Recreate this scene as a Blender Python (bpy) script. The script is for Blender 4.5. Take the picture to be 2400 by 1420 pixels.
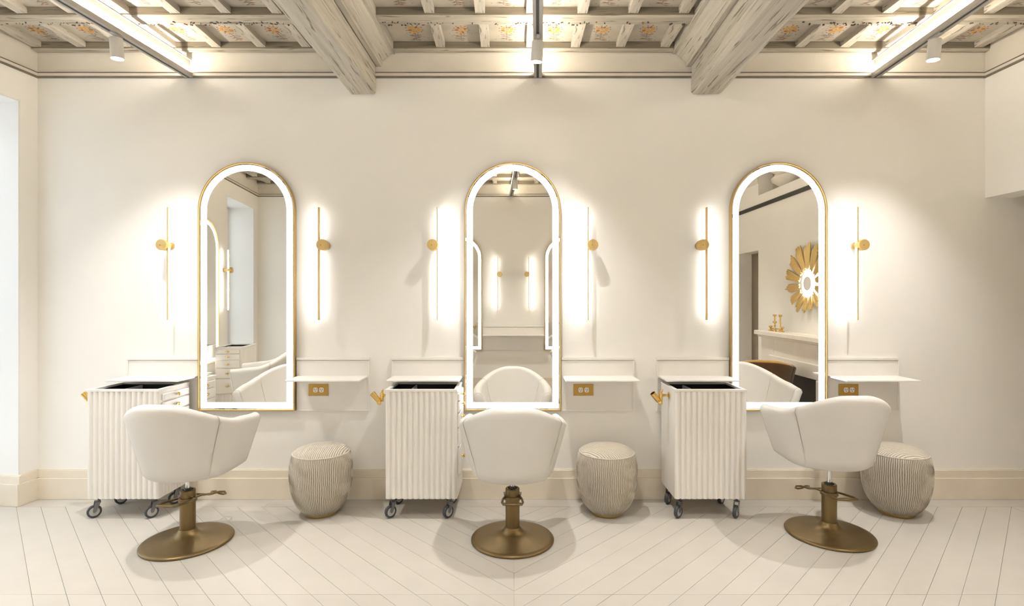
import bpy, bmesh, math, random
from mathutils import Vector, Matrix
random.seed(7)
PI = math.pi
sc = bpy.context.scene
for o in list(bpy.data.objects): bpy.data.objects.remove(o)
C = sc.collection

# ------------------------------------------------------------------ camera, world, exposure
cam = bpy.data.objects.new('camera', bpy.data.cameras.new('camera'))
C.objects.link(cam); sc.camera = cam
cam.location = (0, -4.25, 1.588); cam.rotation_euler = (PI/2, 0, 0)
cam.data.sensor_width = 36; cam.data.lens = 18.75
cam.data.shift_x = -3/2400; cam.data.shift_y = -10/2400
cam.data.clip_start = 0.02
sc.view_settings.view_transform = 'Standard'; sc.view_settings.look = 'None'
sc.view_settings.gamma = 1; sc.view_settings.use_curve_mapping = False
sc.view_settings.exposure = 2.06
sc.cycles.max_bounces = 12; sc.cycles.diffuse_bounces = 8; sc.cycles.glossy_bounces = 8
sc.cycles.caustics_reflective = False; sc.cycles.caustics_refractive = False
sc.cycles.sample_clamp_indirect = 6
w = bpy.data.worlds.new('sky'); sc.world = w; w.use_nodes = True
w.node_tree.nodes['Background'].inputs[0].default_value = (.80, .90, 1, 1)
w.node_tree.nodes['Background'].inputs[1].default_value = .72

WARM = (1, .90, .76)
E_DAY, E_SPOT, E_LED, E_RING, E_SCONCE = 25, 37, 31, 2.1, 6.2

def area(name, loc, rot, sx, sy, power, col):
    l = bpy.data.lights.new(name, 'AREA'); l.shape = 'RECTANGLE'; l.size = sx; l.size_y = sy
    l.energy = power; l.color = col
    o = bpy.data.objects.new(name, l); C.objects.link(o); o.location = loc; o.rotation_euler = rot
    return o
# left wall frame: s runs along the wall towards the camera, o outwards
LD = Vector((-.1211, -.9926)); LN = Vector((-.9926, .1211))
def LW(s, o, z): return Vector((-3.79 + LD.x*s + LN.x*o, LD.y*s + LN.y*o, z))
LROT = math.radians(83.05)
for s0, s1, k in ((.135, 1.75, 1.0), (3.75, 4.85, 1.0)):
    p = LW((s0+s1)/2, .62, 1.65)
    area('daylight_lamp', p, (PI/2, 0, LROT), (s1-s0), 2.8, E_DAY*(s1-s0)*k, (.96, .97, 1))
# ------------------------------------------------------------------ materials
def mat(name, col, rough=.5, metal=0, bump=0, bscale=40, var=0, vscale=3, emit=0, ecol=None, spec=.5, coat=0, sheen=0, vec=None, c2=None):
    m = bpy.data.materials.new(name); m.use_nodes = True
    nt = m.node_tree; N = nt.nodes; L = nt.links
    b = N['Principled BSDF']
    b.inputs['Base Color'].default_value = (*col, 1); b.inputs['Roughness'].default_value = rough
    b.inputs['Metallic'].default_value = metal; b.inputs['Specular IOR Level'].default_value = spec
    if coat: b.inputs['Coat Weight'].default_value = coat
    if sheen: b.inputs['Sheen Weight'].default_value = sheen
    if emit:
        b.inputs['Emission Color'].default_value = (*(ecol or col), 1); b.inputs['Emission Strength'].default_value = emit
    tc = N.new('ShaderNodeTexCoord'); mp = N.new('ShaderNodeMapping')
    L.new(tc.outputs['Object'], mp.inputs[0])
    if vec: mp.inputs['Scale'].default_value = vec
    if var:
        n = N.new('ShaderNodeTexNoise'); n.inputs['Scale'].default_value = vscale; n.inputs['Detail'].default_value = 6
        L.new(mp.outputs[0], n.inputs[0])
        r = N.new('ShaderNodeValToRGB'); r.color_ramp.elements[0].position = .3; r.color_ramp.elements[1].position = .7
        d = c2 or tuple(x*(1-var) for x in col)
        r.color_ramp.elements[0].color = (*d, 1); r.color_ramp.elements[1].color = (*col, 1)
        L.new(n.outputs[0], r.inputs[0]); L.new(r.outputs[0], b.inputs['Base Color'])
    if bump:
        n = N.new('ShaderNodeTexNoise'); n.inputs['Scale'].default_value = bscale; n.inputs['Detail'].default_value = 5
        L.new(mp.outputs[0], n.inputs[0])
        bp = N.new('ShaderNodeBump'); bp.inputs['Strength'].default_value = bump; bp.inputs['Distance'].default_value = .004
        L.new(n.outputs[0], bp.inputs['Height']); L.new(bp.outputs[0], b.inputs['Normal'])
    return m
M = {}
M['wall'] = mat('wall_paint', (.86, .84, .80), .75, bump=.06, bscale=60, var=.03, vscale=1.2, spec=.25)
M['frieze'] = mat('frieze_plaster', (.74, .695, .615), .8, bump=.15, bscale=25, var=.12, vscale=2)
M['trim'] = mat('cornice_dark', (.22, .185, .14), .7, bump=.2, bscale=30, var=.3, vscale=8)  # darker brown tone of the thin cornice fillets
M['base'] = mat('skirting_stone', (.79, .715, .60), .5, var=.10, vscale=4, bump=.03)
M['reveal'] = mat('window_reveal', (.80, .795, .78), .7, var=.02, vscale=2)
M['hall'] = mat('hall_paint', (.70, .64, .55), .8, var=.03, vscale=2)
M['subfloor'] = mat('floor_joint', (.48, .41, .32), .8, var=.1)
M['dark'] = mat('dark_void', (.05, .045, .04), .8, var=.2)
M['cream'] = mat('cream_lacquer', (.80, .775, .735), .38, var=.02, vscale=4)
M['leather'] = mat('cream_leather', (.69, .67, .635), .46, bump=.10, bscale=220, var=.03, vscale=6)
M['thread'] = mat('seam_thread', (.60, .55, .48), .7, var=.05)
M['bronze'] = mat('bronze', (.235, .165, .075), .36, metal=.85, bump=.03, bscale=120, var=.12, vscale=5)
M['brass'] = mat('brass', (.80, .54, .18), .25, metal=1, var=.06, vscale=8)
M['outlet'] = mat('outlet_brass', (.52, .32, .075), .45, metal=.6, var=.08, vscale=20)
M['frame'] = mat('frame_gold', (.56, .385, .15), .4, metal=.9, var=.05, vscale=8)
M['satin_gold'] = mat('satin_gold', (.74, .53, .22), .36, metal=.9, var=.05, vscale=8)
M['chrome'] = mat('chrome', (.8, .8, .8), .12, metal=1, var=.03)
M['mirror'] = mat('mirror_glass', (.84, .82, .77), .0, metal=1)
M['ring'] = mat('ring_led', (1, 1, 1), .5, emit=E_RING, ecol=(1, .975, .94))
M['sconce'] = mat('sconce_led', (1, 1, 1), .5, emit=E_SCONCE, ecol=(1, .97, .92))
M['cove'] = mat('cove_led', (1, 1, 1), .5, emit=E_LED, ecol=(1, .92, .79))
M['lens'] = mat('spot_lens', (1, 1, 1), .5, emit=14, ecol=(1, .95, .86))
M['burst'] = mat('sunburst_lamp', (1, 1, 1), .5, emit=9, ecol=(1, .9, .72))
M['rail'] = mat('rail_metal', (.42, .40, .37), .45, metal=.3, var=.04)
M['railwhite'] = mat('rail_white', (.40, .375, .33), .5, var=.02)
M['slot'] = mat('track_slot', (.06, .06, .06), .5, var=.1)
M['spot'] = mat('spot_body', (.66, .65, .63), .45, var=.02)
M['black'] = mat('black_liner', (.008, .007, .007), .35, var=.2)
M['rubber'] = mat('grey_rubber', (.055, .06, .068), .55, var=.1)
M['wheelhub'] = mat('wheel_hub', (.50, .49, .47), .4, metal=.3, var=.05)
M['fork'] = mat('caster_steel', (.20, .20, .21), .35, metal=.8, var=.05)
M['socket'] = mat('socket_white', (.82, .80, .76), .4, var=.02)
M['velvet'] = mat('shaded_velvet', (.11, .055, .015), .8, sheen=.25, var=.25, vscale=9)  # outside of the mustard armchair, its shade put into the velvet colour
M['velvetrim'] = mat('mustard_velvet_rim', (.46, .25, .03), .8, sheen=.4, var=.2, vscale=9)
M['stone'] = mat('mantel_stone', (.78, .74, .67), .55, var=.07, vscale=5)
M['walnut'] = mat('dark_wood', (.10, .055, .03), .45, var=.3, vscale=10, vec=(1, 1, .1))
M['yellow'] = mat('paint_ochre', (.70, .36, .06), .8, var=.25, vscale=60)
M['russet'] = mat('paint_russet', (.36, .15, .07), .8, var=.25, vscale=60)
M['greypaint'] = mat('paint_grey', (.33, .27, .22), .8, var=.3, vscale=60)
M['umber'] = mat('paint_umber', (.09, .07, .055), .8, var=.3, vscale=60)
M['panelboard'] = mat('painted_board', (.52, .47, .39), .8, var=.22, vscale=7, bump=.1)
M['rod'] = M['chrome']

def wood(name, vec, col=(.56, .52, .445), dark=(.22, .19, .145)):
    m = bpy.data.materials.new(name); m.use_nodes = True
    nt = m.node_tree; N = nt.nodes; L = nt.links; b = N['Principled BSDF']; b.inputs['Roughness'].default_value = .8
    b.inputs['Specular IOR Level'].default_value = .2
    tc = N.new('ShaderNodeTexCoord'); mp = N.new('ShaderNodeMapping'); mp.inputs['Scale'].default_value = vec
    L.new(tc.outputs['Object'], mp.inputs[0])
    n1 = N.new('ShaderNodeTexNoise'); n1.inputs['Scale'].default_value = 4; n1.inputs['Detail'].default_value = 8; n1.inputs['Roughness'].default_value = .65
    n2 = N.new('ShaderNodeTexNoise'); n2.inputs['Scale'].default_value = 11; n2.inputs['Detail'].default_value = 3; n2.inputs['Distortion'].default_value = .6
    L.new(mp.outputs[0], n1.inputs[0]); L.new(mp.outputs[0], n2.inputs[0])
    r1 = N.new('ShaderNodeValToRGB'); e = r1.color_ramp.elements
    e[0].position = .28; e[0].color = (*[x*.66 for x in col], 1); e[1].position = .62; e[1].color = (*col, 1)
    r2 = N.new('ShaderNodeValToRGB'); e = r2.color_ramp.elements
    e[0].position = .34; e[0].color = (1, 1, 1, 1); e[1].position = .40; e[1].color = (0, 0, 0, 1)
    L.new(n1.outputs[0], r1.inputs[0]); L.new(n2.outputs[0], r2.inputs[0])
    mx = N.new('ShaderNodeMixRGB'); mx.inputs[2].default_value = (*dark, 1)
    L.new(r2.outputs[0], mx.inputs[0]); L.new(r1.outputs[0], mx.inputs[1]); L.new(mx.outputs[0], b.inputs['Base Color'])
    bp = N.new('ShaderNodeBump'); bp.inputs['Strength'].default_value = .35; bp.inputs['Distance'].default_value = .006
    L.new(n1.outputs[0], bp.inputs['Height']); L.new(bp.outputs[0], b.inputs['Normal'])
    return m
M['wood_y'] = wood('limed_wood_lengthwise', (6.5, .28, 6.5))
M['wood_x'] = wood('limed_wood_crosswise', (.35, 6, 6), col=(.50, .455, .375))
M['wood_dark'] = wood('dark_wood_crosswise', (.35, 6, 6), col=(.25, .215, .16), dark=(.14, .12, .09))  # darker tone for the front and back faces of the joists
M['wood_b'] = wood('limed_wood_batten', (5, .7, 5), col=(.60, .55, .47))

def plank_mat():
    m = bpy.data.materials.new('floor_plank'); m.use_nodes = True
    nt = m.node_tree; N = nt.nodes; L = nt.links; b = N['Principled BSDF']
    b.inputs['Roughness'].default_value = .42; b.inputs['Specular IOR Level'].default_value = .35
    oi = N.new('ShaderNodeObjectInfo'); tc = N.new('ShaderNodeTexCoord')
    n = N.new('ShaderNodeTexNoise'); n.inputs['Scale'].default_value = 5; n.inputs['Detail'].default_value = 6
    L.new(tc.outputs['Object'], n.inputs[0])
    ma = N.new('ShaderNodeMath'); ma.operation = 'MULTIPLY_ADD'; ma.inputs[1].default_value = .35
    L.new(oi.outputs['Random'], ma.inputs[0]); L.new(n.outputs[0], ma.inputs[2])
    r = N.new('ShaderNodeValToRGB'); e = r.color_ramp.elements
    e[0].position = .3; e[0].color = (.49, .462, .415, 1); e[1].position = .9; e[1].color = (.53, .50, .452, 1)
    L.new(ma.outputs[0], r.inputs[0]); L.new(r.outputs[0], b.inputs['Base Color'])
    return m
M['plank'] = plank_mat()

def pouf_mat(name, mode):
    m = bpy.data.materials.new(name); m.use_nodes = True
    nt = m.node_tree; N = nt.nodes; L = nt.links; b = N['Principled BSDF']; b.inputs['Roughness'].default_value = .85
    b.inputs['Specular IOR Level'].default_value = .2
    tc = N.new('ShaderNodeTexCoord'); sp = N.new('ShaderNodeSeparateXYZ'); L.new(tc.outputs['Object'], sp.inputs[0])
    if mode == 'side':
        at = N.new('ShaderNodeMath'); at.operation = 'ARCTAN2'; L.new(sp.outputs['Y'], at.inputs[0]); L.new(sp.outputs['X'], at.inputs[1]); src = at.outputs[0]; freq = 104
    else:
        src = sp.outputs['X']; freq = 460
    n = N.new('ShaderNodeTexNoise'); n.inputs['Scale'].default_value = 9 if mode == 'side' else 5; n.inputs['Detail'].default_value = 5
    L.new(tc.outputs['Object'], n.inputs[0])
    s1 = N.new('ShaderNodeMath'); s1.operation = 'MULTIPLY'; s1.inputs[1].default_value = freq; L.new(src, s1.inputs[0])
    s2 = N.new('ShaderNodeMath'); s2.operation = 'MULTIPLY_ADD'; s2.inputs[1].default_value = 11 if mode == 'side' else 16; L.new(n.outputs[0], s2.inputs[0]); L.new(s1.outputs[0], s2.inputs[2])
    sn = N.new('ShaderNodeMath'); sn.operation = 'SINE'; L.new(s2.outputs[0], sn.inputs[0])
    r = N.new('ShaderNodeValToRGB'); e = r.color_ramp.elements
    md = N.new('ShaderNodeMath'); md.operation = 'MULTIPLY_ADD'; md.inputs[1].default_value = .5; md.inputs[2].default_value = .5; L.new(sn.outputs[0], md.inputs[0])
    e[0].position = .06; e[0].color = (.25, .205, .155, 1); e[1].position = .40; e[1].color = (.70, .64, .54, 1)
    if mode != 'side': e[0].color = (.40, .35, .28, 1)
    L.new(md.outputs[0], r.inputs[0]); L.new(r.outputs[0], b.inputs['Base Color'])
    bp = N.new('ShaderNodeBump'); bp.inputs['Strength'].default_value = .9; bp.inputs['Distance'].default_value = .006
    L.new(md.outputs[0], bp.inputs['Height']); L.new(bp.outputs[0], b.inputs['Normal'])
    return m
M['pouf'] = pouf_mat('ribbed_fabric', 'side'); M['pouftop'] = pouf_mat('swirl_fabric', 'top')

def glass_mat():
    m = bpy.data.materials.new('window_glass'); m.use_nodes = True
    nt = m.node_tree; N = nt.nodes; L = nt.links; N.remove(N['Principled BSDF'])
    a = N.new('ShaderNodeBsdfTransparent'); g = N.new('ShaderNodeBsdfGlossy'); g.inputs['Roughness'].default_value = .02
    x = N.new('ShaderNodeMixShader'); x.inputs[0].default_value = .07
    a.inputs[0].default_value = (.965, .97, .97, 1)
    L.new(a.outputs[0], x.inputs[1]); L.new(g.outputs[0], x.inputs[2]); L.new(x.outputs[0], N['Material Output'].inputs[0])
    return m
M['glass'] = glass_mat()

# ------------------------------------------------------------------ mesh builder
class MB:
    def __init__(s): s.v = []; s.f = []; s.mi = []; s.cur = 0
    def add(s, vs, fs):
        n = len(s.v); s.v += [tuple(v) for v in vs]
        for f in fs: s.f.append([i+n for i in f]); s.mi.append(s.cur)
        return s
    def box(s, x0, x1, y0, y1, z0, z1, fn=None):
        p = [(x, y, z) for x in (x0, x1) for y in (y0, y1) for z in (z0, z1)]
        if fn: p = [fn(*q) for q in p]
        return s.add(p, [(0, 1, 3, 2), (4, 6, 7, 5), (0, 4, 5, 1), (2, 3, 7, 6), (0, 2, 6, 4), (1, 5, 7, 3)])
    def prism(s, poly, z0, z1, axis='z', fn=None):
        n = len(poly)
        def mk(a, b, h): return (a, b, h) if axis == 'z' else ((a, h, b) if axis == 'y' else (h, a, b))
        p = [mk(a, b, z0) for a, b in poly]+[mk(a, b, z1) for a, b in poly]
        if fn: p = [fn(*q) for q in p]
        return s.add(p, [list(range(n))[::-1], list(range(n, 2*n))]+[(i, (i+1) % n, n+(i+1) % n, n+i) for i in range(n)])
    def ring(s, outer, inner, y0, y1):
        n = len(outer); p = []
        for y in (y0, y1):
            p += [(a, y, b) for a, b in outer]+[(a, y, b) for a, b in inner]
        f = []
        for i in range(n):
            j = (i+1) % n
            f += [(i, j, n+j, n+i), (2*n+i, 3*n+i, 3*n+j, 2*n+j), (i, 2*n+i, 2*n+j, j), (n+i, n+j, 3*n+j, 3*n+i)]
        return s.add(p, f)
    def tube(s, path, r, seg=10, closed=False, rz=None):
        P = [Vector(p) for p in path]; n = len(P); rings = []
        R = r if isinstance(r, (list, tuple)) else [r]*n
        up = None
        for i, p in enumerate(P):
            if closed: t = (P[(i+1) % n]-P[i-1])
            else: t = P[min(i+1, n-1)]-P[max(i-1, 0)]
            t.normalize()
            if up is None:
                up = Vector((0, 0, 1)) if abs(t.z) < .9 else Vector((1, 0, 0))
            a = t.cross(up); a.normalize(); b = a.cross(t); up = b
            k = (rz or 1)
            rings.append([p+a*math.cos(2*PI*j/seg)*R[i]+b*math.sin(2*PI*j/seg)*R[i]*k for j in range(seg)])
        vs = [v for rg in rings for v in rg]; fs = []
        for i in range(n if closed else n-1):
            for j in range(seg):
                a0 = i*seg; b0 = ((i+1) % n)*seg
                fs.append((a0+j, a0+(j+1) % seg, b0+(j+1) % seg, b0+j))
        if not closed: fs += [list(range(seg))[::-1], list(range((n-1)*seg, n*seg))]
        return s.add(vs, fs)
    def lathe(s, prof, seg=32, fn=None, cap=True, ripple=None):
        vs = []; n = len(prof)
        for r, z in prof:
            for j in range(seg):
                a = 2*PI*j/seg; rr = r*(1+(ripple(a, z) if ripple else 0))
                q = (rr*math.cos(a), rr*math.sin(a), z)
                vs.append(fn(*q) if fn else q)
        fs = [(i*seg+j, i*seg+(j+1) % seg, (i+1)*seg+(j+1) % seg, (i+1)*seg+j) for i in range(n-1) for j in range(seg)]
        if cap: fs += [list(range(seg))[::-1], list(range((n-1)*seg, n*seg))]
        return s.add(vs, fs)
    def mesh(s, name, mats, smooth=None):
        me = bpy.data.meshes.new(name); me.from_pydata(s.v, [], s.f)
        for m in (mats if isinstance(mats, (list, tuple)) else [mats]): me.materials.append(m)
        bm = bmesh.new(); bm.from_mesh(me); bmesh.ops.recalc_face_normals(bm, faces=bm.faces); bm.to_mesh(me); bm.free()
        for p, i in zip(me.polygons, s.mi): p.material_index = i
        if smooth is not None:
            for p in me.polygons: p.use_smooth = True
            me.set_sharp_from_angle(angle=math.radians(smooth))
        me.update(); return me
    def build(s, name, mats, parent=None, smooth=None, bevel=0, loc=None, rot=None, label=None, kind=None):
        o = bpy.data.objects.new(name, s.mesh(name, mats, smooth)); C.objects.link(o)
        if parent: o.parent = parent
        if loc: o.location = loc
        if rot: o.rotation_euler = rot
        if bevel:
            md = o.modifiers.new('edge', 'BEVEL'); md.width = bevel; md.segments = 2; md.limit_method = 'ANGLE'
        if label: o['label'] = label
        if kind: o['kind'] = kind
        return o
def put(name, me, parent=None, loc=(0, 0, 0), rot=(0, 0, 0)):
    o = bpy.data.objects.new(name, me); C.objects.link(o); o.parent = parent; o.location = loc; o.rotation_euler = rot; return o
def thing(name, label, cat, loc=(0, 0, 0), rz=0, group=None):
    o = bpy.data.objects.new(name, None); C.objects.link(o); o.location = loc; o.rotation_euler = (0, 0, rz)
    o.empty_display_size = .1
    o['label'] = label; o['category'] = cat
    if group: o['group'] = group
    return o
def copy_tree(o, parent=None):
    c = o.copy(); C.objects.link(c)
    if parent: c.parent = parent
    for ch in list(o.children): copy_tree(ch, c)
    return c
def dup(root, label, loc, rz=0):
    r = copy_tree(root); r.location = loc; r.rotation_euler = (0, 0, rz); r['label'] = label; return r
def struct(o): o['kind'] = 'structure'; return o
def B(x0, x1, y0, y1, z0, z1, fn=None): return MB().box(x0, x1, y0, y1, z0, z1, fn)
def disc_fn(c, d):
    """maps local lathe axis z to direction d starting at c"""
    d = Vector(d).normalized(); q = Vector((0, 0, 1)).rotation_difference(d).to_matrix(); c = Vector(c)
    return lambda x, y, z: c+q @ Vector((x, y, z))

# ------------------------------------------------------------------ floor
def clip(poly, a, b, c):            # keep a*x+b*y<=c
    out = []
    for i in range(len(poly)):
        p, q = poly[i], poly[(i+1) % len(poly)]
        dp = a*p[0]+b*p[1]-c; dq = a*q[0]+b*q[1]-c
        if dp <= 0: out.append(p)
        if dp*dq < 0:
            t = dp/(dp-dq); out.append((p[0]+t*(q[0]-p[0]), p[1]+t*(q[1]-p[1])))
    return out
floor = struct(B(-5.3, 6.1, -5.2, .2, -.12, -.008).build('floor', M['subfloor']))
G = .0008; RX = 3.80; LX = -4.62
SEAM = .004; W_ = .1875; PH = -.04; ROW = -1.386; EDGE = -.174
def plank(poly):
    if len(poly) < 3: return
    a = abs(sum(poly[i][0]*poly[(i+1) % len(poly)][1]-poly[(i+1) % len(poly)][0]*poly[i][1] for i in range(len(poly))))/2
    if a < .004: return
    MB().prism(poly, -.008, random.uniform(-.0006, 0)).build('plank', M['plank'], floor)
for side in (-1, 1):
    for lo, hi in ((ROW, EDGE), (-5.0, ROW)):
        for k in range(-55, 4):
            x0, x1 = (LX, SEAM) if side < 0 else (SEAM, RX)
            poly = [(x0+G, lo+G), (x1-G, lo+G), (x1-G, hi-G), (x0+G, hi-G)]
            u0 = PH+k*W_; u1 = u0+W_
            sx = 1 if side < 0 else -1
            g = G*1.414
            off = -side*0
            poly = clip(poly, sx, 1, u1-g+sx*SEAM); poly = clip(poly, -sx, -1, -(u0+g+sx*SEAM)) if poly else poly
            plank(poly)
for xa, xb in ((-4.3, -1.9), (-1.9, .6), (.6, 3.1), (3.1, 5.3)):
    plank([(xa+G, EDGE+G), (xb-G, EDGE+G), (xb-G, -.001), (xa+G, -.001)])
for xa, xb in ((3.8, 4.55), (4.55, 5.3)):
    for ya, yb in ((-.7, EDGE), (-1.25, -.7)):
        plank([(xa+G, ya+G), (xb-G, ya+G), (xb-G, yb-G), (xa+G, yb-G)])
# ------------------------------------------------------------------ walls
ZC = 3.605; ZT = 3.36
struct(B(-4.7, 5.5, 0, .2, -.1, 3.75).build('wall_back', M['wall']))
wl = MB()
for s0, s1 in ((0, .135), (1.75, 3.75), (4.85, 5.1)): wl.box(s0, s1, 0, .45, -.1, 3.75, LW)
for s0, s1 in ((.135, 1.75), (3.75, 4.85)): wl.box(s0, s1, 0, .45, 3.12, 3.75, LW)
wl_o = struct(wl.build('wall_left', M['wall']))
# white lined window recesses (slightly splayed jambs)
for s0, s1 in ((.135, 1.75), (3.75, 4.85)):
    m = MB()
    m.prism([(s0, .001), (s0+.012, .001), (s0+.012, .45), (s0-.0, .45)], 0, 3.12, fn=LW)
    m.prism([(s1-.012, .001), (s1, .001), (s1, .45), (s1-.012, .45)], 0, 3.12, fn=LW)
    m.box(s0, s1, .001, .45, 3.108, 3.12, LW)
    m.build('recess_lining', M['reveal'], wl_o)
    MB().box(s0, s1, -.0, .47, -.05, -.001, LW).build('recess_sill', M['base'], wl_o)
def window(n, s0, s1):
    wdw = struct(thing('window_%d' % n, '', 'x')); del wdw['label']; del wdw['category']
    fr = MB(); o0, o1 = .40, .46; t = .06
    fr.box(s0+.012, s0+.012+t, o0, o1, 0, 3.10, LW); fr.box(s1-.012-t, s1-.012, o0, o1, 0, 3.10, LW)
    fr.box(s0+.07, s1-.07, o0, o1, 3.0, 3.10, LW); fr.box(s0+.07, s1-.07, o0, o1, 0, .12, LW)
    mid = (s0+s1)/2; fr.box(mid-.035, mid+.035, o0, o1, .12, 3.0, LW)
    for z in (1.1, 2.1): fr.box(s0+.07, s1-.07, o0+.015, o1-.015, z-.018, z+.018, LW)
    fr.build('window_frame', M['cream'], wdw)
    for a, b in ((s0+.072, mid-.035), (mid+.035, s1-.072)):
        for za, zb in ((.12, 1.08), (1.12, 2.08), (2.12, 3.0)):
            MB().box(a, b, .428, .432, za, zb, LW).build('pane', M['glass'], wdw)
window(1, .135, 1.75); window(2, 3.75, 4.85)
# right wall: passage beside the back wall, doorway near the camera, niche under the ceiling
wr = MB()
wr.box(3.76, 3.98, -1.25, 0, 2.39, 3.75)
wr.box(3.76, 3.98, -4.0, -1.25, -.1, 3.17)
wr.box(3.76, 3.98, -2.55, -1.25, 3.17, 3.75); wr.box(3.76, 3.98, -5.2, -4.0, 3.17, 3.75)
wr.box(3.76, 3.98, -4.72, -4.0, 2.33, 3.17); wr.box(3.76, 3.98, -5.2, -4.72, -.1, 3.17)
wr_o = struct(wr.build('wall_right', M['wall']))
MB().box(3.98, 4.3, -4.0, -2.55, 3.12, 3.17).box(4.25, 4.3, -4.0, -2.55, 3.17, 3.75).box(3.98, 4.3, -4.05, -4.0, 3.12, 3.75).box(3.98, 4.3, -2.55, -2.5, 3.12, 3.75).build('niche', M['frieze'], wr_o)
hall = MB()
hall.box(5.2, 5.3, -1.4, 0, -.1, 2.7); hall.box(3.98, 5.3, -1.35, -1.25, -.1, 2.7); hall.box(3.98, 5.3, -1.4, 0, 2.6, 2.7)
struct(hall.build('wall_passage', M['hall']))
hall = MB()
hall.box(5.2, 5.3, -5.2, -3.8, -.1, 2.7); hall.box(3.98, 5.3, -4.0, -3.9, -.1, 2.7); hall.box(3.98, 5.3, -5.2, -4.8, -.1, 2.7); hall.box(3.98, 5.3, -5.2, -3.8, 2.6, 2.7)
struct(hall.build('wall_doorway', M['hall']))
struct(B(-4.9, 3.98, -5.2, -5.0, -.1, 3.75).build('wall_front', M['wall']))
# frieze bands over the cornice, thin plaster skins
fz = MB(); fz.box(-3.85, 3.76, -.008, 0, ZT, 3.75); fz.box(0, 5.05, -.008, 0, ZT, 3.75, LW)
fz.box(3.752, 3.76, -2.55, -.008, ZT, 3.75); fz.box(3.752, 3.76, -5, -4.0, ZT, 3.75); fz.box(-4.5, 3.76, -5.0, -4.992, ZT, 3.75)
struct(fz.build('trim_1', M['frieze']))
def cornice(box):
    m = MB()
    box(m, .020, ZT-.002, ZT+.018)
    return m
def fillet(box):
    m = MB(); box(m, .012, ZT-.016, ZT-.002); box(m, .026, ZT+.018, ZT+.024)
    return m
n = 2
for f in (lambda m, d, a, b: m.box(-3.80, 3.76, -d, -.001, a, b), lambda m, d, a, b: m.box(.0, 5.04, -d, -.001, a, b, LW),
          lambda m, d, a, b: m.box(3.76-d, 3.759, -2.55, -.0, a, b), lambda m, d, a, b: m.box(-4.4, 3.76, -4.999, -5.0+d, a, b)):
    co = struct(cornice(f).build('trim_%d' % n, M['frieze'])); n += 1; fillet(f).build('fillet', M['trim'], co)
def skirt(m, f):
    f(m, .032, 0, .168); f(m, .020, .168, .226); f(m, .012, .226, .232)
m = MB(); skirt(m, lambda m, d, a, b: m.box(-3.79, 5.2, -d, -.001, a, b)); struct(m.build('baseboard_back', M['base'], bevel=.002))
m = MB()
for s0, s1 in ((.0, .135), (1.75, 3.75), (4.85, 5.03)): skirt(m, lambda m, d, a, b: m.box(s0, s1+(d if s0 == 0 else 0), -d, -.001, a, b, LW))
skirt(m, lambda m, d, a, b: m.box(.147, .147+d, -.03, .40, a, b, LW))
struct(m.build('baseboard_left', M['base'], bevel=.002))
m = MB()
for ya, yb in ((-1.6, -1.25), (-4.0, -3.5), (-5, -4.72)): skirt(m, lambda m, d, a, b: m.box(3.76-d, 3.759, ya, yb, a, b))
struct(m.build('baseboard_right', M['base']))
m = MB(); skirt(m, lambda m, d, a, b: m.box(-4.3, 3.76, -4.999, -5+d, a, b)); struct(m.build('baseboard_front', M['base']))
# ------------------------------------------------------------------ ceiling
SK = .021
def S(x, y, z): return (x+SK*y, y, z)
ceil = struct(B(-4.8, 4.3, -5.2, .1, 3.63, 3.75).build('ceiling', M['panelboard']))
# great beams: chamfered oak with stepped ledgers
def beam(xa, xb):
    c = .018; z0 = 3.213
    poly = [(xa+c, z0), (xb-c, z0), (xb, z0+c), (xb, 3.62), (xa, 3.62), (xa, z0+c)]
    m = MB(); k = 14
    rnd = [[random.uniform(-.004, .004) for _ in poly] for _ in range(k+1)]
    vs = []; nn = len(poly)
    for i in range(k+1):
        y = -.002-(4.99)*i/k
        for j, (x, z) in enumerate(poly): vs.append(S(x+rnd[i][j], y, z+(rnd[i][-j-1] if z < 3.5 else 0)))
    fs = [(i*nn+j, i*nn+(j+1) % nn, (i+1)*nn+(j+1) % nn, (i+1)*nn+j) for i in range(k) for j in range(nn)]
    fs += [list(range(nn))[::-1], list(range(k*nn, (k+1)*nn))]
    m.add(vs, fs); m.build('beam', M['wood_y'], ceil, bevel=.006)
    for sgn, xe in ((-1, xa), (1, xb)):
        l = [(xe+sgn*.004, 3.43), (xe+sgn*.045, 3.43), (xe+sgn*.05, 3.47), (xe+sgn*.12, 3.53), (xe+sgn*.15, 3.53), (xe+sgn*.15, 3.62), (xe+sgn*.004, 3.62)]
        MB().prism(l, -4.99, -.012, axis='y', fn=S).build('ledger', M['wood_y'], ceil, bevel=.003)
BL = (-1.30, -1.09); BR = (1.415, 1.655)
beam(*BL); beam(*BR)
rows = [-.5*i for i in range(11)]
def bay(i, y):
    # left wall drifts outwards towards the camera
    xl = -3.79+.122*y-SK*y+.012
    return [(xl, BL[0]-.15), (BL[1]+.15, BR[0]-.15), (BR[1]+.15, 3.75-SK*y)][i]
ZJ = 3.54; ZB = 3.562; ZP = 3.604
flecks = []
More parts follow.
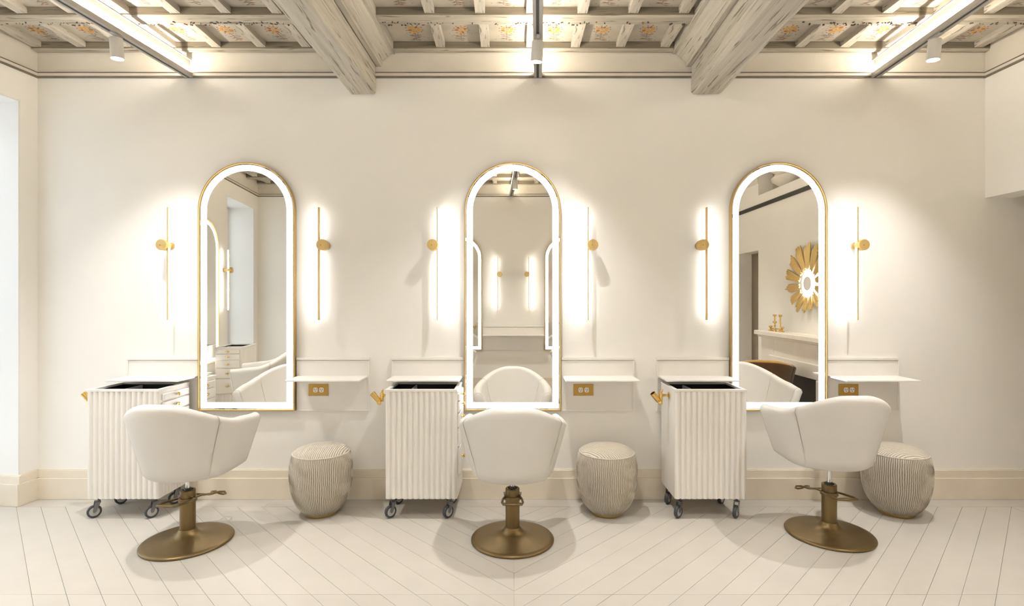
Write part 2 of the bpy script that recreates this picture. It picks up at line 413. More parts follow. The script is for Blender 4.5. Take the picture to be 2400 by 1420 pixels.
def joist(i, y0, y1, y):
    xa, xb = bay(i, y); c = .012; k = max(3, int((xb-xa)/.35))
    prof = [(y0+c, ZJ), (y1-c, ZJ), (y1, ZJ+c), (y1, 3.63), (y0, 3.63), (y0, ZJ+c)]
    vs = []; nn = len(prof)
    for q in range(k+1):
        x = xa+(xb-xa)*q/k
        for j, (yy, z) in enumerate(prof):
            d = 0 if j in (3, 4) or (y1 > -.02 and j in (1, 2)) else random.uniform(-.006, .006)
            vs.append(S(x, yy+d, z+(d*.7 if z < 3.6 else 0)))
    fs = [(a*nn+j, a*nn+(j+1) % nn, (a+1)*nn+(j+1) % nn, (a+1)*nn+j) for a in range(k) for j in range(nn)]
    fs += [list(range(nn))[::-1], list(range(k*nn, (k+1)*nn))]
    mb = MB().add(vs, fs)
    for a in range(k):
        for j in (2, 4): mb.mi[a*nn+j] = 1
    o = mb.build('joist', [M['wood_x'], M['wood_dark']], ceil, bevel=.004)
    # painted row of leaf strokes along the back lower edge
    if -2.2 < y < -.1:
        m = MB(); x = xa+.03
        while x < xb-.03:
            if random.random() < .55+.4*math.sin(x*5.5):
                r = random.uniform(.003, .0085); yy = y1-.030+random.uniform(-.022, .022); a = random.uniform(0, PI)
                pts = []
                for q in range(7):
                    t = 2*PI*q/7; ux, uy = math.cos(t)*r*1.6, math.sin(t)*r*.55
                    pts.append((x+ux*math.cos(a)-uy*math.sin(a), yy+ux*math.sin(a)+uy*math.cos(a)))
                m.cur = 1 if random.random() < .12 else 0
                m.prism(pts, ZJ-.0065, ZJ+.004, fn=S)
            x += random.uniform(.010, .026)
        m.build('painted_border', [M['umber'], M['russet']], o, kind='stuff')
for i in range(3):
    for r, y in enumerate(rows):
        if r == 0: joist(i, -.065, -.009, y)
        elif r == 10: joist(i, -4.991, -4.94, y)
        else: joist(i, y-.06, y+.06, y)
# painted boards, battens and flowers
def flower_mesh(v):
    rr = random.Random(v); m = MB(); z0, z1 = -.0012, .0004
    for k in range(11):
        a = 2*PI*k/11+rr.uniform(-.1, .1); r1 = rr.uniform(.044, .056); wd = .0085
        ca, sa = math.cos(a), math.sin(a); cy = -.055
        pts = [(.018, 0), (.03, -wd), (r1-.01, -wd), (r1, 0), (r1-.01, wd), (.03, wd)]
        m.cur = 0 if rr.random() < .72 else 1
        m.prism([(p*ca-q*sa, cy+p*sa+q*ca) for p, q in pts], z0, z1)
        m.cur = 1
        m.prism([(p*ca-q*sa, cy+p*sa+q*ca) for p, q in ((r1+.004, 0), (r1+.010, -.006), (r1+.016, 0), (r1+.010, .006))], z0, z1)
    m.cur = 0; m.prism([(.011*math.cos(t*PI/4), -.055+.011*math.sin(t*PI/4)) for t in range(8)], z0, z1)
    m.cur = 2; m.prism([(-.004, 0), (.004, 0), (.003, .10), (-.003, .10)], z0, z1)
    for k in range(9):
        sg = -1 if k % 2 else 1; yy = .03+.009*k; L_ = rr.uniform(.02, .055); h = rr.uniform(-.018, .012)
        m.cur = 2 if rr.random() < .8 else 1
        m.prism([(0, yy), (sg*L_*.5, yy+h-.005), (sg*L_, yy+h*1.5), (sg*L_*.5, yy+h+.005)], z0, z1)
    for k in range(7):
        x, yy = rr.uniform(-.10, .10), rr.uniform(-.02, .12); m.cur = 2
        m.prism([(x-.006, yy), (x, yy-.003), (x+.006, yy), (x, yy+.003)], z0, z1)
    return m.mesh('painted_flower', [M['yellow'], M['russet'], M['greypaint']])
FL = [flower_mesh(v) for v in range(5)]
bat_me = B(-.034, .034, -.19, .19, 0, .05)
bm_ = bat_me.mesh('batten', M['wood_b'])
pan_me = B(-.1755, .1755, -.25, .25, 0, .02).mesh('board', M['panelboard'])
BATX0 = -.212; SP = .352
for r in range(10):
    yc = -.25-.5*r
    for i in range(3):
        xa, xb = bay(i, yc)
        k0 = math.ceil((xa+.03-BATX0)/SP); k1 = math.floor((xb-.03-BATX0)/SP)
        xs = [BATX0+SP*k for k in range(k0, k1+1)]
        edges = [xa]+xs+[xb]
        for x in xs:
            o = put('batten', bm_, ceil, S(x, yc, ZB), (random.uniform(-.006, .006), random.uniform(-.03, .03), random.uniform(-.012, .012)))
        for a, b in zip(edges, edges[1:]):
            if b-a < .06: continue
            p = B(-(b-a)/2+.001, (b-a)/2-.001, -.249, .249, 0, .02).build('board', M['panelboard'], ceil, loc=S((a+b)/2, yc, ZP+random.uniform(0, .004)))
            if b-a > .25: put('painted_flower', random.choice(FL), p, (random.uniform(-.012, .012), .055, 0), (0, 0, random.uniform(-.12, .12)))
# ------------------------------------------------------------------ light rails and spots
ZR = 3.345
def rail(label, x0, k):
    t = thing('light_rail', label, 'light rail', (x0, 0, ZR), math.atan(-k), 'uplight rails under the ceiling')
    L0, L1 = -4.96, -.012
    m = MB().box(-.032, -.012, L0, L1, 0, .034).box(.008, .032, L0, L1, 0, .034).box(-.012, .008, L0, L1, .014, .034)
    m.build('track', M['rail'], t)
    B(-.0118, .0078, L0, L1, .006, .0139).build('track_slot', M['slot'], t)
    B(-.008, .008, L0, L1, .034, .135).build('web', M['railwhite'], t)
    B(-.022, .022, L0, L1, .135, .142).build('top_flange', M['railwhite'], t)
    for sg in (-1, 1):
        a, b = sorted((sg*.014, sg*.026))
        B(a, b, L0+.02, L1-.02, .0345, .039).build('light_strip', M['cove'], t)
    return t
rails = [(-2.575, .095), (.197, .047), (2.875, .075)]
rail('uplight rail whose end meets the wall between the left mirror and the window corner', *rails[0])
rail('uplight rail running overhead straight towards the middle mirror', *rails[1])
rail('uplight rail whose end meets the wall above the mirror reflecting the sunburst', *rails[2])
def spot(label, ri, y, tilt, E=E_SPOT):
    x0, k = rails[ri]; x = x0+k*y
    t = thing('spotlight', label, 'spotlight', (x-.002, y, ZR), 0, 'cylinder spotlights on the rails')
    d = Vector(tilt).normalized(); c = Vector((0, 0, -.035))
    MB().box(-.010, .010, -.05, .05, -.008, .001).lathe([(.009, -.04), (.009, -.006)], 12).build('adapter', M['spot'], t)
    b0 = c-d*.012
    MB().lathe([(.030, 0), (.0375, .004), (.039, .012), (.039, .135), (.0365, .136), (.034, .128), (.0, .128)], 28, disc_fn(b0, d), cap=False).lathe([(.0001, 0), (.030, 0)], 28, disc_fn(b0, d), cap=False).build('housing', M['spot'], t, smooth=40)
    MB().lathe([(.0335, .1285), (.0335, .131)], 28, disc_fn(b0, d)).build('lens', M['lens'], t)
    l = bpy.data.lights.new('spot_lamp', 'SPOT'); l.energy = E; l.color = (1, .975, .94); l.spot_size = math.radians(90); l.spot_blend = 1; l.shadow_soft_size = .03
    o = bpy.data.objects.new('spot_lamp', l); C.objects.link(o); o.parent = t; o.location = b0+d*.15
    o.rotation_euler = d.to_track_quat('-Z', 'Y').to_euler()
spot('grey cylinder spotlight hanging on the rail over the left styling chair', 0, -.70, (.03, .05, -1))
spot('grey cylinder spotlight hanging on the middle rail before the arched mirror', 1, -.66, (-.06, .12, -1))
spot('grey cylinder spotlight hanging on the rail at the passage side', 2, -.68, (-.06, .05, -1))
spot('grey cylinder spotlight cut off by the top left edge of the picture', 0, -1.52, (.0, .05, -1), E_SPOT*.5)
for ri, nm in ((0, 'window side'), (1, 'middle'), (2, 'passage side')):  # out-of-view spots added along the rails as fill light
    spot('added fill spotlight further back on the %s rail' % nm, ri, -2.35, (0, .12, -1))
    spot('added fill spotlight on the %s rail near the facing wall' % nm, ri, -3.6, (0, -.12, -1))
# ------------------------------------------------------------------ mirrors
def arch(m, n=40, hw=.382, z0=.703, zc=2.283):
    r = hw-m
    return [(r, z0+m)]+[(r*math.cos(PI*i/n), zc+r*math.sin(PI*i/n)) for i in range(n+1)]+[(-r, z0+m)]
def mirror(label, loc, rz=0):
    t = thing('wall_mirror', label, 'mirror', loc, rz, 'arched lit wall mirrors')
    MB().ring(arch(0), arch(.009), -.046, -.002).build('frame', M['frame'], t, bevel=.0015)
    MB().prism(arch(.009), -.034, -.004, axis='y').build('mirror_glass', M['mirror'], t)
    MB().ring(arch(.020), arch(.066), -.0352, -.0342).build('light_band', M['ring'], t)
    return t
CX = [-2.107, -.005, 2.098]
m0 = mirror('tall arched gold framed mirror reflecting the window recess', (CX[0], 0, 0))
dup(m0, 'tall arched gold framed mirror reflecting two facing wall sconces', (CX[1], 0, 0))
dup(m0, 'tall arched gold framed mirror reflecting the gold sunburst', (CX[2], 0, 0))
dup(m0, 'arched mirror of the facing wall glimpsed at the left edge inside the middle mirror', (-.915, -5, 0), PI)
dup(m0, 'arched mirror of the facing wall glimpsed at the right edge inside the middle mirror', (.915, -5, 0), PI)
p = LW(2.98, 0, 0); dup(m0, 'arched mirror on the window wall, seen reflected in the left mirror', p, LROT)
# ------------------------------------------------------------------ sconces
def sconce(label, loc, s, rz=0):
    t = thing('wall_sconce', label, 'wall lamp', loc, rz, 'slim vertical wall sconces')
    z0, z1 = 1.426, 2.298; a, b = sorted((-.004*s, .004*s))
    MB().box(a, b, -.096, -.088, z0, z1).box(*sorted((.004*s, .002*s)), -.088, -.066, z0, z1).box(a, b, -.096, -.066, z0-.004, z0).box(a, b, -.096, -.066, z1, z1+.004).build('bar', M['satin_gold'], t)
    a, b = sorted((-.004*s, .0019*s))
    B(a, b, -.0879, -.066, z0+.001, z1-.001).build('light_strip', M['sconce'], t)
    kx = .034*s; zk = 2.007
    MB().lathe([(.0, 0), (.030, 0), (.030, .010), (.020, .012), (.020, .062), (.0, .062)], 32, disc_fn((kx, -.001, zk), (0, -1, 0)), cap=False).build('wall_rose', M['satin_gold'], t, smooth=40)
    MB().lathe([(.0, .058), (.040, .058), (.0425, .061), (.0425, .118), (.040, .121), (.0, .121)], 36, disc_fn((kx, -.001, zk), (0, -1, 0)), cap=False).build('knob', M['satin_gold'], t, smooth=40)
    MB().lathe([(.0, .1205), (.0035, .1205), (.0035, .122), (.0, .122)], 10, disc_fn((kx-.006, -.001, zk-.003), (0, -1, 0)), cap=False).build('screw', M['bronze'], t)
    return t
SL = ['window-reflecting mirror', 'middle mirror', 'sunburst-reflecting mirror']
for i, cx in enumerate(CX):
    for s in (-1, 1):
        sconce('slim glowing gold wall sconce on the %s side of the %s' % ('left' if s < 0 else 'right', SL[i]), (cx+s*.588, 0, 0), s)
for s in (-1, 1):
    sconce('facing wall sconce, the %s one of two inside the middle mirror' % ('right' if s > 0 else 'left'), (.265*s, -5, 0), s, PI)
p = LW(3.6, 0, 0); sconce('wall sconce beside the window, seen reflected in the left mirror', p, -1, LROT)
# ------------------------------------------------------------------ shelf panels and outlets
def shelf_panel(label, x0, x1, outer, rz=0, loc=(0, 0, 0), both=False):
    t = thing('shelf_panel', label, 'wall shelf', loc, rz, 'cream panels with shelves')
    z0, z1 = .697, 1.122
    B(x0, x1, -.016, -.001, z0, z1-.0245).build('panel', M['cream'], t)
    m = B(x0, x1, -.024, -.001, z1-.020, z1); m.box(x0, x1, -.020, -.0162, z0, z0+.008)
    if outer or both: m.box(x1-.012, x1, -.022, -.0162, z0+.008, z1-.0245)
    if (not outer) or both: m.box(x0, x0+.012, -.022, -.0162, z0+.008, z1-.0245)
    m.build('edge_strip', M['cream'], t, bevel=.001)
    ins = .012
    MB().prism([(x0+ins, -.0165), (x1-ins, -.0165), (x1-ins, -.262), (x0+ins, -.262)], .966, .977).build('shelf', M['cream'], t, bevel=.002)
    return t
def outlet(label, x):
    t = thing('power_outlet', label, 'outlet', (x, -.0163, .865), 0, 'brass power outlets')
    B(-.079, .079, -.006, 0, -.046, .046).build('plate', M['outlet'], t, bevel=.003)
    for dx in (-.022, .026):
        pts = [(dx-.017, -.011), (dx-.011, -.019), (dx+.011, -.019), (dx+.017, -.011), (dx+.017, .011), (dx+.011, .019), (dx-.011, .019), (dx-.017, .011)]
        so = MB().prism(pts, -.009, -.006, axis='y').build('socket', M['socket'], t)
        MB().box(dx-.009, dx-.005, -.0095, -.009, -.001, .011).box(dx+.005, dx+.009, -.0095, -.009, -.001, .011).box(dx-.003, dx+.003, -.0095, -.009, -.012, -.005).build('pin_holes', M['slot'], so)
for i, cx in enumerate(CX):
    shelf_panel('cream panel with thin shelf over the trolley beside the %s' % SL[i], cx-.96, cx-.386, False)
    shelf_panel('cream panel with thin shelf above a brass outlet, right of the %s' % SL[i], cx+.386, cx+.965, True)
    outlet('brass double power outlet right of the %s' % SL[i], cx+.386+.175)
shelf_panel('wide cream shelf panel of the facing wall, seen inside the middle mirror', -.53, .53, True, PI, (0, -5, 0), True)
# ------------------------------------------------------------------ styling chairs
def ss(x): x = max(0, min(1, x)); return x*x*(3-2*x)
def shell_cols(T=.078, zb=.42, zt=.93, drop=.14, k=1.0):
    """columns of the tub: list over m in [-1,1] of closed profiles"""
    def pt(m, t, off, z):
        a = (.262+.096*t**.9)*k+off; b = (.226+.126*t**.95)*k+off; c = .02; yf = (.232+.036*t)*k
        arm = .42                      # share of half path on the arm
        am = abs(m); sg = 1 if m >= 0 else -1
        am = am-.05*(1-t)*math.sin(PI*am)
        if am <= 1-arm:
            th = (am/(1-arm))*PI/2
            x, y = a*math.sin(th), c-b*math.cos(th)
        else:
            f = (am-(1-arm))/arm; x, y = a*(1-.045*f*f), c+(yf-c)*f
        return Vector((sg*x, y, z))
    def top(m): return zt-drop*ss((abs(m)-.05)/.55)-.018*ss((abs(m)-.6)/.4)
    def col(m):
        z1 = top(m); P = []
        P.append(pt(m, 0, -.10, zb+.004)); P.append(pt(m, 0, -.045, zb)); P.append(pt(m, 0, -.018, zb+.004)); P.append(pt(m, .02, -.004, zb+.016))
        for q in range(1, 12):
            t = q/12; P.append(pt(m, .04+.92*t, 0, zb+.03+(z1-.04-zb-.03)*t))
        r = T/2
        for q in range(0, 9):
            a = PI*q/8; P.append(pt(m, .985, -r+r*math.cos(a), z1-.038+.038*math.sin(a)))
        for q in range(1, 8):
            t = q/7; P.append(pt(m, .985-.75*t, -T-.012*t, z1-.038-(z1-.038-zb-.07)*t))
        return P
    return col
def loft(cols, name, mats, parent, smooth=50, capends=True, label=None):
    m = MB(); n = len(cols[0]); vs = [v for c in cols for v in c]; k = len(cols)
    fs = [(i*n+j, i*n+(j+1) % n, (i+1)*n+(j+1) % n, (i+1)*n+j) for i in range(k-1) for j in range(n)]
    fs += [list(range(n))[::-1], list(range((k-1)*n, k*n))]
    m.add(vs, fs)
    if isinstance(mats, (list, tuple)):
        for i in range((k-1)*n):
            if i % n >= 16: m.mi[i] = 1
    return m.build(name, mats, parent, smooth=smooth, label=label)
def shrink(P, f, dy=0):
    c = sum(P, Vector())/len(P)
    zs = [p.z for p in P]; zm = (min(zs)+max(zs))/2
    x0 = min(p.x for p in P); x1 = max(p.x for p in P)
    out = []
    for p in P:
        q = p.copy(); q.x = c.x+(p.x-c.x)*f; q.z = zm+(p.z-zm)*(1-(1-f)*.35); q.y = p.y+dy; out.append(q)
    return out
def tub(t, mt, mthread, k=1.0, T=.078, SEAMM=.40, **kw):
    col = shell_cols(T=T, k=k, **kw); g = .004
    def seamcol(m, e):           # slightly tucked end of a panel
        P = col(m); cc = sum(P, Vector())/len(P); out = []
        for p in P:
            d = Vector((cc.x-p.x, cc.y-p.y, 0)); d = d.normalized()*min(e, d.length*.5) if d.length > 1e-6 else d
            out.append(p+d)
        return out
    ms = [-SEAMM+2*SEAMM*i/28 for i in range(29)]
    cols = [seamcol(-SEAMM+.0005, .007), seamcol(-SEAMM+.004, .002)]+[col(m) for m in ms[1:-1]]+[seamcol(SEAMM-.004, .002), seamcol(SEAMM-.0005, .007)]
    loft(cols, 'backrest', mt, t)
    for sg in (-1, 1):
        ms = [SEAMM+(1-SEAMM)*i/20 for i in range(21)]
        cols = [seamcol(sg*(SEAMM+.0005), .007), seamcol(sg*(SEAMM+.004), .002)]+[col(sg*m) for m in ms[1:]]
        e = col(sg)
        cols += [shrink(e, .94, .010), shrink(e, .80, .017), shrink(e, .55, .020)]
        loft(cols, 'armrest', mt, t)
        e2 = shrink(e, .96, .006)
        MB().tube([p+Vector((0, .002, 0)) for p in e2[3:]], .0022, 6).build('piping', mthread, t)
        sm = [p+(Vector((p.x, p.y, 0)).normalized()*.0002) for p in col(sg*SEAMM)[3:22]]
        MB().tube(sm, .0024, 6).build('stitching', mthread, t)
def rbox(hw, y0, y1, z0, z1, r=.06, dome=.0, n=8):
    """soft cushion"""
    pl = []
    for cx_, cy_, a0 in ((hw-r, y1-r, 0), (-hw+r, y1-r, 90), (-hw+r, y0+r, 180), (hw-r, y0+r, 270)):
        for i in range(n+1):
            a = math.radians(a0+90*i/n); pl.append((cx_+r*math.cos(a), cy_+r*math.sin(a)))
    m = MB(); cx0 = 0; cy0 = (y0+y1)/2; lv = []
    e = min(.03, (z1-z0)/2)
    for f, z in ((.90, z0), (.97, z0+e*.3), (1, z0+e), (1, z1-e), (.975, z1-e*.35), (.92, z1), (.6, z1+dome*.7), (.25, z1+dome)):
        lv.append([((x-cx0)*f+cx0, (y-cy0)*f+cy0, z) for x, y in pl])
    nn = len(pl); vs = [v for l in lv for v in l]
    fs = [(i*nn+j, i*nn+(j+1) % nn, (i+1)*nn+(j+1) % nn, (i+1)*nn+j) for i in range(len(lv)-1) for j in range(nn)]
    fs += [list(range(nn))[::-1], list(range((len(lv)-1)*nn, len(lv)*nn))]
    m.add(vs, fs); return m
def styling_chair(label, loc, rz=0):
    t = thing('styling_chair', label, 'chair', loc, rz, 'cream tub styling chairs')
    tub(t, M['leather'], M['thread'])
    rbox(.215, -.165, .235, .424, .50, .18).build('seat_pan', M['leather'], t, smooth=60)
    rbox(.228, -.18, .285, .495, .565, .16, .012).build('seat_cushion', M['leather'], t, smooth=60)
    MB().lathe([(.0, .255), (.0135, .255), (.0135, .43), (0, .43)], 20, cap=False).build('piston_rod', M['chrome'], t, smooth=40)
    prof = [(.0, 0), (.262, 0), (.272, .004), (.273, .010), (.268, .016), (.245, .021), (.19, .027), (.14, .034), (.10, .043), (.075, .055), (.060, .070), (.050, .088), (.0, .088)]
    MB().lathe(prof, 96, cap=False).build('base_disc', M['bronze'], t, smooth=50)
    MB().lathe([(.0, .07), (.0465, .07), (.0465, .338), (.043, .341), (.030, .341), (.030, .334), (.0, .334)], 40, cap=False).build('column', M['bronze'], t, smooth=40)
    MB().lathe([(.0472, .268), (.055, .268), (.055, .292), (.0472, .292)], 40).build('collar', M['bronze'], t, smooth=40)
    MB().lathe([(.0, .3345), (.026, .3345), (.020, .352), (.0, .352)], 24, cap=False).build('gland', M['black'], t, smooth=40)
    P = [(-.048, .0, .285), (-.062, -.07, .292), (-.066, -.16, .305), (-.058, -.20, .308), (0, -.205, .308), (.058, -.20, .308), (.066, -.16, .305), (.062, -.07, .292), (.048, 0, .285)]
    lv = MB().tube(P, .0075, 10)
    lv.prism([(-.06, -.196), (.06, -.196), (.055, -.165), (-.055, -.165)], .300, .306)
    lv.build('release_bar', M['bronze'], t, smooth=50)
    m = MB()
    for sg in (-1, 1):
        m.tube([(sg*.048, .0, .290), (sg*.055, .06, .285), (sg*.045, .13, .262), (sg*.012, .20, .235), (sg*.008, .25, .222)], .0072, 10)
    loop = [(.0, .24, .224), (.028, .29, .222), (.034, .34, .205), (.024, .37, .18), (0, .385, .17), (-.024, .37, .18), (-.034, .34, .205), (-.028, .29, .222)]
    m.tube(loop, .0072, 10, closed=True)
    m.build('pump_pedal', M['bronze'], t, smooth=50)
    return t
def raise_seat(t, dz):
    for c in t.children:
        if c.name.split('.')[0] in ('backrest', 'armrest', 'piping', 'stitching', 'seat_pan', 'seat_cushion', 'piston_rod'): c.location.z += dz
ch0 = styling_chair('cream leather tub chair on bronze disc, left of three, facing the window-reflecting mirror', (-2.13, -.76, 0), math.radians(-4))
ch1 = dup(ch0, 'cream leather tub chair on bronze disc, directly before the middle mirror', (-.005, -.73, 0), 0)
ch2 = dup(ch0, 'cream leather tub chair on bronze disc, seat raised high, half hiding a ribbed pouf', (2.132, -.65, 0), math.radians(1))
ch3 = dup(ch0, 'tub chair of the window wall, seen behind another chair in the left mirror', (-3.08, -2.35, 0), math.radians(75))
dup(ch0, 'tub chair of the facing wall, glimpsed at the left edge of the middle mirror', (-.93, -4.05, 0), PI)
dup(ch0, 'tub chair of the facing wall, glimpsed at the right edge of the middle mirror', (.93, -4.05, 0), PI)
raise_seat(ch0, .022); raise_seat(ch2, .056)
# piston of the raised chair must still reach its column
# ------------------------------------------------------------------ trolleys
def trolley(label, loc, rz=0):
    t = thing('salon_trolley', label, 'trolley', loc, rz, 'fluted cream salon trolleys')
    hw, hd = .258, .178; z0, z1 = .146, .918
    m = MB().box(-hw, hw, -hd+.012, hd, z0, z0+.02).box(-hw, -hw+.016, -hd+.012, hd, z0+.02, z1).box(hw-.016, hw, -hd+.012, hd, z0+.02, z1)
    m.box(-hw+.016, hw-.016, hd-.014, hd, z0+.02, z1).box(-hw+.016, hw-.016, -hd+.012, hd-.014, .80, .812)
    m.build('carcass', M['cream'], t)
    fp = B(-hw, hw, -hd+.004, -hd+.012, z0, z1).build('front_panel', M['cream'], t)
    nf = 13; pw = 2*hw/nf
    me = None
    pts = [(-pw/2+.002, 0)]+[(-pw/2+.0025+(pw-.005)*q/8, -.0125*math.sin(PI*q/8)**.6) for q in range(1, 8)]+[(pw/2-.002, 0)]
    fm = MB().prism(pts, z0, z1).mesh('flute', M['cream'], 40)
    for k in range(nf): put('flute', fm, fp, (-hw+pw*(k+.5), -hd+.0042, 0))
    r = MB(); zt = z1+.016
    r.box(-hw-.003, hw+.003, -hd-.008, -hd+.024, z1, zt).box(-hw-.003, hw+.003, hd-.022, hd+.003, z1, zt).box(-hw-.003, -hw+.024, -hd+.024, hd-.022, z1, zt).box(hw-.024, hw+.003, -hd+.024, hd-.022, z1, zt)
    r.build('top_rim', M['cream'], t, bevel=.002)
    l = MB().box(-hw+.017, hw-.017, -hd+.013, hd-.015, .8125, .816)
    l.box(-hw+.0165, -hw+.024, -hd+.0125, hd-.0145, .816, z1).box(hw-.024, hw-.0165, -hd+.0125, hd-.0145, .816, z1).box(-hw+.024, hw-.024, -hd+.0125, -hd+.023, .816, z1).box(-hw+.024, hw-.024, hd-.022, hd-.0145, .816, z1)
    l.build('tray_liner', M['black'], t)
    B(-.10, -.088, -hd+.024, hd-.023, .8165, z1-.006).build('tray_divider', M['cream'], t)
    zz = z0+.155; hs = [.205, .14, .11, .085, .06]
    ys0, ys1 = -hd+.034, hd-.018
    # fluted plinth under the drawers
    m = MB(); k = 9; w_ = (ys1-ys0)/k
    for q in range(k):
        y = ys0+w_*(q+.5); m.prism([(hw+.0005, y-w_/2+.002), (hw+.006, y-w_/4), (hw+.006, y+w_/4), (hw+.0005, y+w_/2-.002)], z0+.01, z0+.145)
    m.build('fluted_plinth', M['cream'], t)
    for h in hs:
        d = B(hw+.0005, hw+.016, ys0, ys1, zz+.006, zz+h-.006).build('drawer', M['cream'], t, bevel=.003)
        zc = zz+h*.5
        MB().lathe([(.0, 0), (.006, 0), (.005, .010), (.012, .014), (.013, .020), (.009, .025), (.0, .026)], 16, disc_fn((hw+.016, (ys0+ys1)/2, zc), (1, 0, 0)), cap=False).box(hw+.028, hw+.036, (ys0+ys1)/2-.028, (ys0+ys1)/2+.028, zc-.004, zc+.004).build('knob', M['brass'], d, smooth=40)
        zz += h
    for sx in (-1, 1):
        for sy in (-1, 1):
            x, y = sx*(hw-.05), sy*(hd-.045); a = PI+random.uniform(.78, .98)
            R = Matrix.Rotation(a, 3, 'Z')
            fn = lambda px, py, pz: Vector((x, y, 0))+R @ Vector((px, py, pz))
            cs = MB().box(-.018, .018, -.018, .018, .138, .1458, fn).lathe([(.008, .112), (.008, .138)], 12, fn)
            for q in (-1, 1):
                cs.prism([(-.008+.016, .118), (.024, .118), (.036, .048), (.030, .036), (.018, .042), (-.012, .112)], q*.0165-.0015, q*.0165+.0015, axis='y', fn=fn)
            cs.box(-.010, .022, -.018, .018, .112, .1175, fn)
            cobj = cs.build('caster', M['fork'], t)
            wf = lambda px, py, pz: fn(px+.027, pz, py+.045)
            MB().lathe([(.032, -.012), (.0425, -.012), (.045, -.007), (.045, .007), (.0425, .012), (.032, .012), (.032, -.012)], 28, wf, cap=False).build('tyre', M['rubber'], cobj, smooth=40)
            MB().lathe([(.0, -.0105), (.0315, -.0105), (.0315, .0105), (.0, .0105)], 28, wf, cap=False).build('hub', M['wheelhub'], cobj, smooth=40)
    # brass dryer holder on the left side
    hx, hz, hy = -hw, .865, -.03
    h = MB().lathe([(.0, 0), (.026, 0), (.026, .004), (.012, .008), (.009, .010), (.009, .052), (.0, .052)], 24, disc_fn((hx-.0005, hy, hz), (-1, 0, 0)), cap=False)
    h.lathe([(.0, -.045), (.013, -.045), (.014, -.03), (.014, .018), (.010, .024), (.0, .026)], 20, disc_fn((hx-.062, hy, hz), (0, 0, 1)), cap=False)
    h.tube([(hx-.062, hy, hz+.02), (hx-.056, hy-.005, hz+.034), (hx-.05, hy-.01, hz+.046)], [.006, .008, .003], 10)
    ho = h.build('dryer_holder', M['brass'], t, smooth=40)
    d = Vector((-.62, -.12, .78)).normalized(); b0 = Vector((hx-.076, hy-.012, hz-.046))
    MB().lathe([(.0, 0), (.012, 0), (.017, .006), (.018, .012), (.021, .085), (.0185, .085), (.016, .014), (.0, .012)], 24, disc_fn(b0, d), cap=False).build('holder_cup', M['brass'], ho, smooth=40)
    MB().lathe([(.0, 0), (.012, .002), (.016, .010), (.012, .018), (.0, .021)], 20, disc_fn(b0-d*.004+Vector((0, -.018, 0)), (0, -1, 0)), cap=False).build('thumb_screw', M['brass'], ho, smooth=40)
    return t
TY = -.226
tr0 = trolley('fluted cream trolley with brass knobbed drawers, partly behind the left styling chair', (-2.815, TY, 0), 0)
dup(tr0, 'fluted cream trolley left of the middle styling chair, black lined open top', (-.664, TY, 0), 0)
dup(tr0, 'fluted cream trolley showing its plain left flank and angled brass dryer holder', (1.424, TY, 0), 0)
p = LW(3.3, -.30, 0); dup(tr0, 'trolley of the window wall, reflected in the left mirror', p, LROT)
# ------------------------------------------------------------------ poufs
def pouf(label, loc, rz=0):
    t = thing('pouf', label, 'pouf', loc, rz, 'ribbed barrel poufs')
    P = []
    for i in range(29):
        f = i/28; z = .022+(.452-.022)*f
        # narrow foot, widest above the middle, slightly drawn in at the seam
        K = ((0, .56), (.03, .62), (.08, .71), (.15, .80), (.25, .885), (.37, .95), (.5, .985), (.65, 1), (.8, .99), (.92, .955), (1, .90))
        for (fa, ra), (fb, rb) in zip(K, K[1:]):
            if fa <= f <= fb: r = .225*(ra+(rb-ra)*(f-fa)/(fb-fa)); break
        P.append((r, z))
    rr = random.Random(3); ph = [rr.uniform(0, 6) for _ in range(4)]
    def rip(a, z): return .004*math.sin(104*a+1.1*math.sin(22*z+ph[0]+2*math.sin(3*a))+.7*math.sin(47*z+5*a+ph[1]))
    MB().lathe(P, 432, ripple=rip).build('side', M['pouf'], t, smooth=80)
    T = [(.0, .506), (.06, .504), (.11, .498), (.15, .488), (.178, .475), (.194, .461), (.199, .453), (.19, .448), (0, .448)]
    MB().lathe(T[::-1], 64, cap=False).build('top_cushion', M['pouftop'], t, smooth=60)
    MB().tube([(.2015*math.cos(2*PI*i/64), .2015*math.sin(2*PI*i/64), .452) for i in range(64)], .0045, 8, closed=True).build('piping', M['thread'], t, smooth=60)
    MB().lathe([(.0, 0), (.114, 0), (.117, .004), (.117, .030), (0, .030)], 56, cap=False).build('foot', M['satin_gold'], t, smooth=40)
    return t
pf = pouf('ribbed barrel pouf on brass foot between the left chair and the middle trolley', (-1.427, -.285, 0))
dup(pf, 'ribbed barrel pouf on brass foot right of the middle chair', (.695, -.28, 0), .7)
dup(pf, 'ribbed barrel pouf on brass foot partly hidden by the raised chair', (2.845, -.285, 0), 1.6)
# ------------------------------------------------------------------ the right wall as the mirrors show it
fp = thing('fireplace', 'pale stone fireplace with dark opening, reflected in the right mirror', 'fireplace', (3.759, -2.55, 0))
m = MB().box(-.22, 0, -.88, -.52, 0, 1.08).box(-.22, 0, .52, .88, 0, 1.08).box(-.22, 0, -.52, .52, .64, 1.08)
m.build('surround', M['stone'], fp, bevel=.006)
MB().box(-.30, 0, -.94, .94, 1.08, 1.14).box(-.26, 0, -.91, .91, 1.05, 1.08).build('mantel_shelf', M['stone'], fp, bevel=.008)
MB().box(-.245, -.221, -.62, .62, .64, .82).box(-.245, -.221, -.62, -.53, 0, .64).box(-.245, -.221, .53, .62, 0, .64).build('opening_frame', M['stone'], fp, bevel=.01)
MB().box(-.03, -.001, -.519, .519, .005, .639).build('firebox', M['dark'], fp)
sb = thing('sunburst', 'gold sunburst wall lamp of ridged rays, reflected in the right mirror', 'wall lamp', (3.759, -2.55, 1.78))
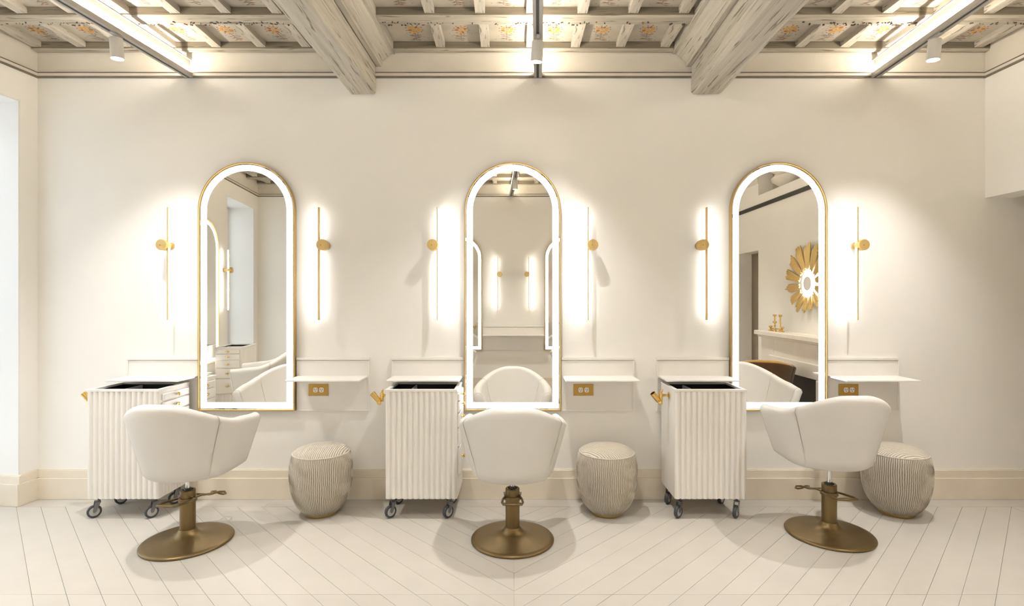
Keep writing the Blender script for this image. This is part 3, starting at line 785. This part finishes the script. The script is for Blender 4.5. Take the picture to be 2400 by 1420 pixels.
rr = random.Random(11); nP = 14
for k in range(nP):
    a0 = 2*PI*(k+.35)/nP
    m = MB()
    for q in range(6):
        a = a0+(q-2.5)*.052; r0 = .17+rr.uniform(0, .03); r1 = (.45+.08*math.sin(a)+.05*abs(math.cos(a)))*rr.uniform(.88, 1.06)-abs(q-2.5)*.02
        pth = [(-.05-.02*f, math.cos(a)*(r0+(r1-r0)*f), math.sin(a)*(r0+(r1-r0)*f)) for f in (0, .3, .6, .9, 1)]
        m.tube(pth, [.006, .011, .015, .014, .008], 8)
    m.build('ray', M['satin_gold'], sb, smooth=50)
MB().lathe([(.0, 0), (.17, 0), (.17, .02), (.0, .02)], 40, disc_fn((-.001, 0, 0), (-1, 0, 0)), cap=False).build('glow_plate', M['burst'], sb, smooth=40)
MB().lathe([(.0, .021), (.10, .021), (.09, .05), (.0, .055)], 40, disc_fn((-.001, 0, 0), (-1, 0, 0)), cap=False).build('centre_cap', M['cream'], sb, smooth=40)
cd = thing('candle_holder', 'small brass cluster candle holder on the mantel, in the right mirror', 'candle holder', (3.60, -3.12, 1.1405))
for x, y, h in ((0, -.16, .07), (.02, -.08, .23), (-.02, 0, .14), (.02, .07, .23), (0, .16, .07)):
    f = lambda px, py, pz, x=x, y=y: (px+x, py+y, pz)
    MB().lathe([(.0, 0), (.028, 0), (.028, .012), (.010, .02), (.010, h*.5), (.017, h*.53), (.010, h*.57), (.009, h-.03), (.024, h-.022), (.026, h), (.0, h)], 20, f, cap=False).build('stem', M['brass'], cd, smooth=40)
MB().tube([(0, -.16, .03), (.01, -.08, .034), (-.02, 0, .034), (.02, .07, .034), (0, .16, .03)], .007, 8).build('link_bar', M['brass'], cd, smooth=50)
ar = thing('armchair', 'mustard velvet tub armchair by the fireplace, reflected in the right mirror', 'chair', (3.02, -2.3, 0), math.radians(200))
tub(ar, [M['velvet'], M['velvetrim']], M['walnut'], T=.085, zb=.30, zt=.875, drop=.08, k=1.05)
rbox(.25, -.22, .30, .31, .46, .08, .015).build('seat_cushion', M['velvetrim'], ar, smooth=60)
for sx in (-1, 1):
    for sy in (-1, 1):
        MB().tube([(sx*.17, sy*.15, .32), (sx*.20, sy*.18, 0)], [.02, .012], 10).build('leg', M['walnut'], ar, smooth=50)
af = thing('air_slot', 'black linear air slot high on the fireplace wall, reflected in the right mirror', 'vent', (3.7595, -3.4, 3.0))
MB().box(-.012, 0, -1.55, 1.55, -.028, .028).build('grille', M['black'], af)
B(-.016, -.0121, -1.56, 1.56, .020, .030).build('trim_edge', M['slot'], af)
cb = thing('corbel', 'turned stone corbel in the dark niche, reflected at the top of the right mirror', 'corbel', (4.0, -3.6, 3.17))
MB().lathe([(.0, .001), (.05, .001), (.07, .05), (.12, .09), (.20, .16), (.21, .20), (.17, .23), (.15, .27), (.22, .32), (.22, .42), (.0, .42)], 32, lambda x, y, z: (x*.9, y*1.5, z), cap=False).build('turned_body', M['stone'], cb, smooth=40)
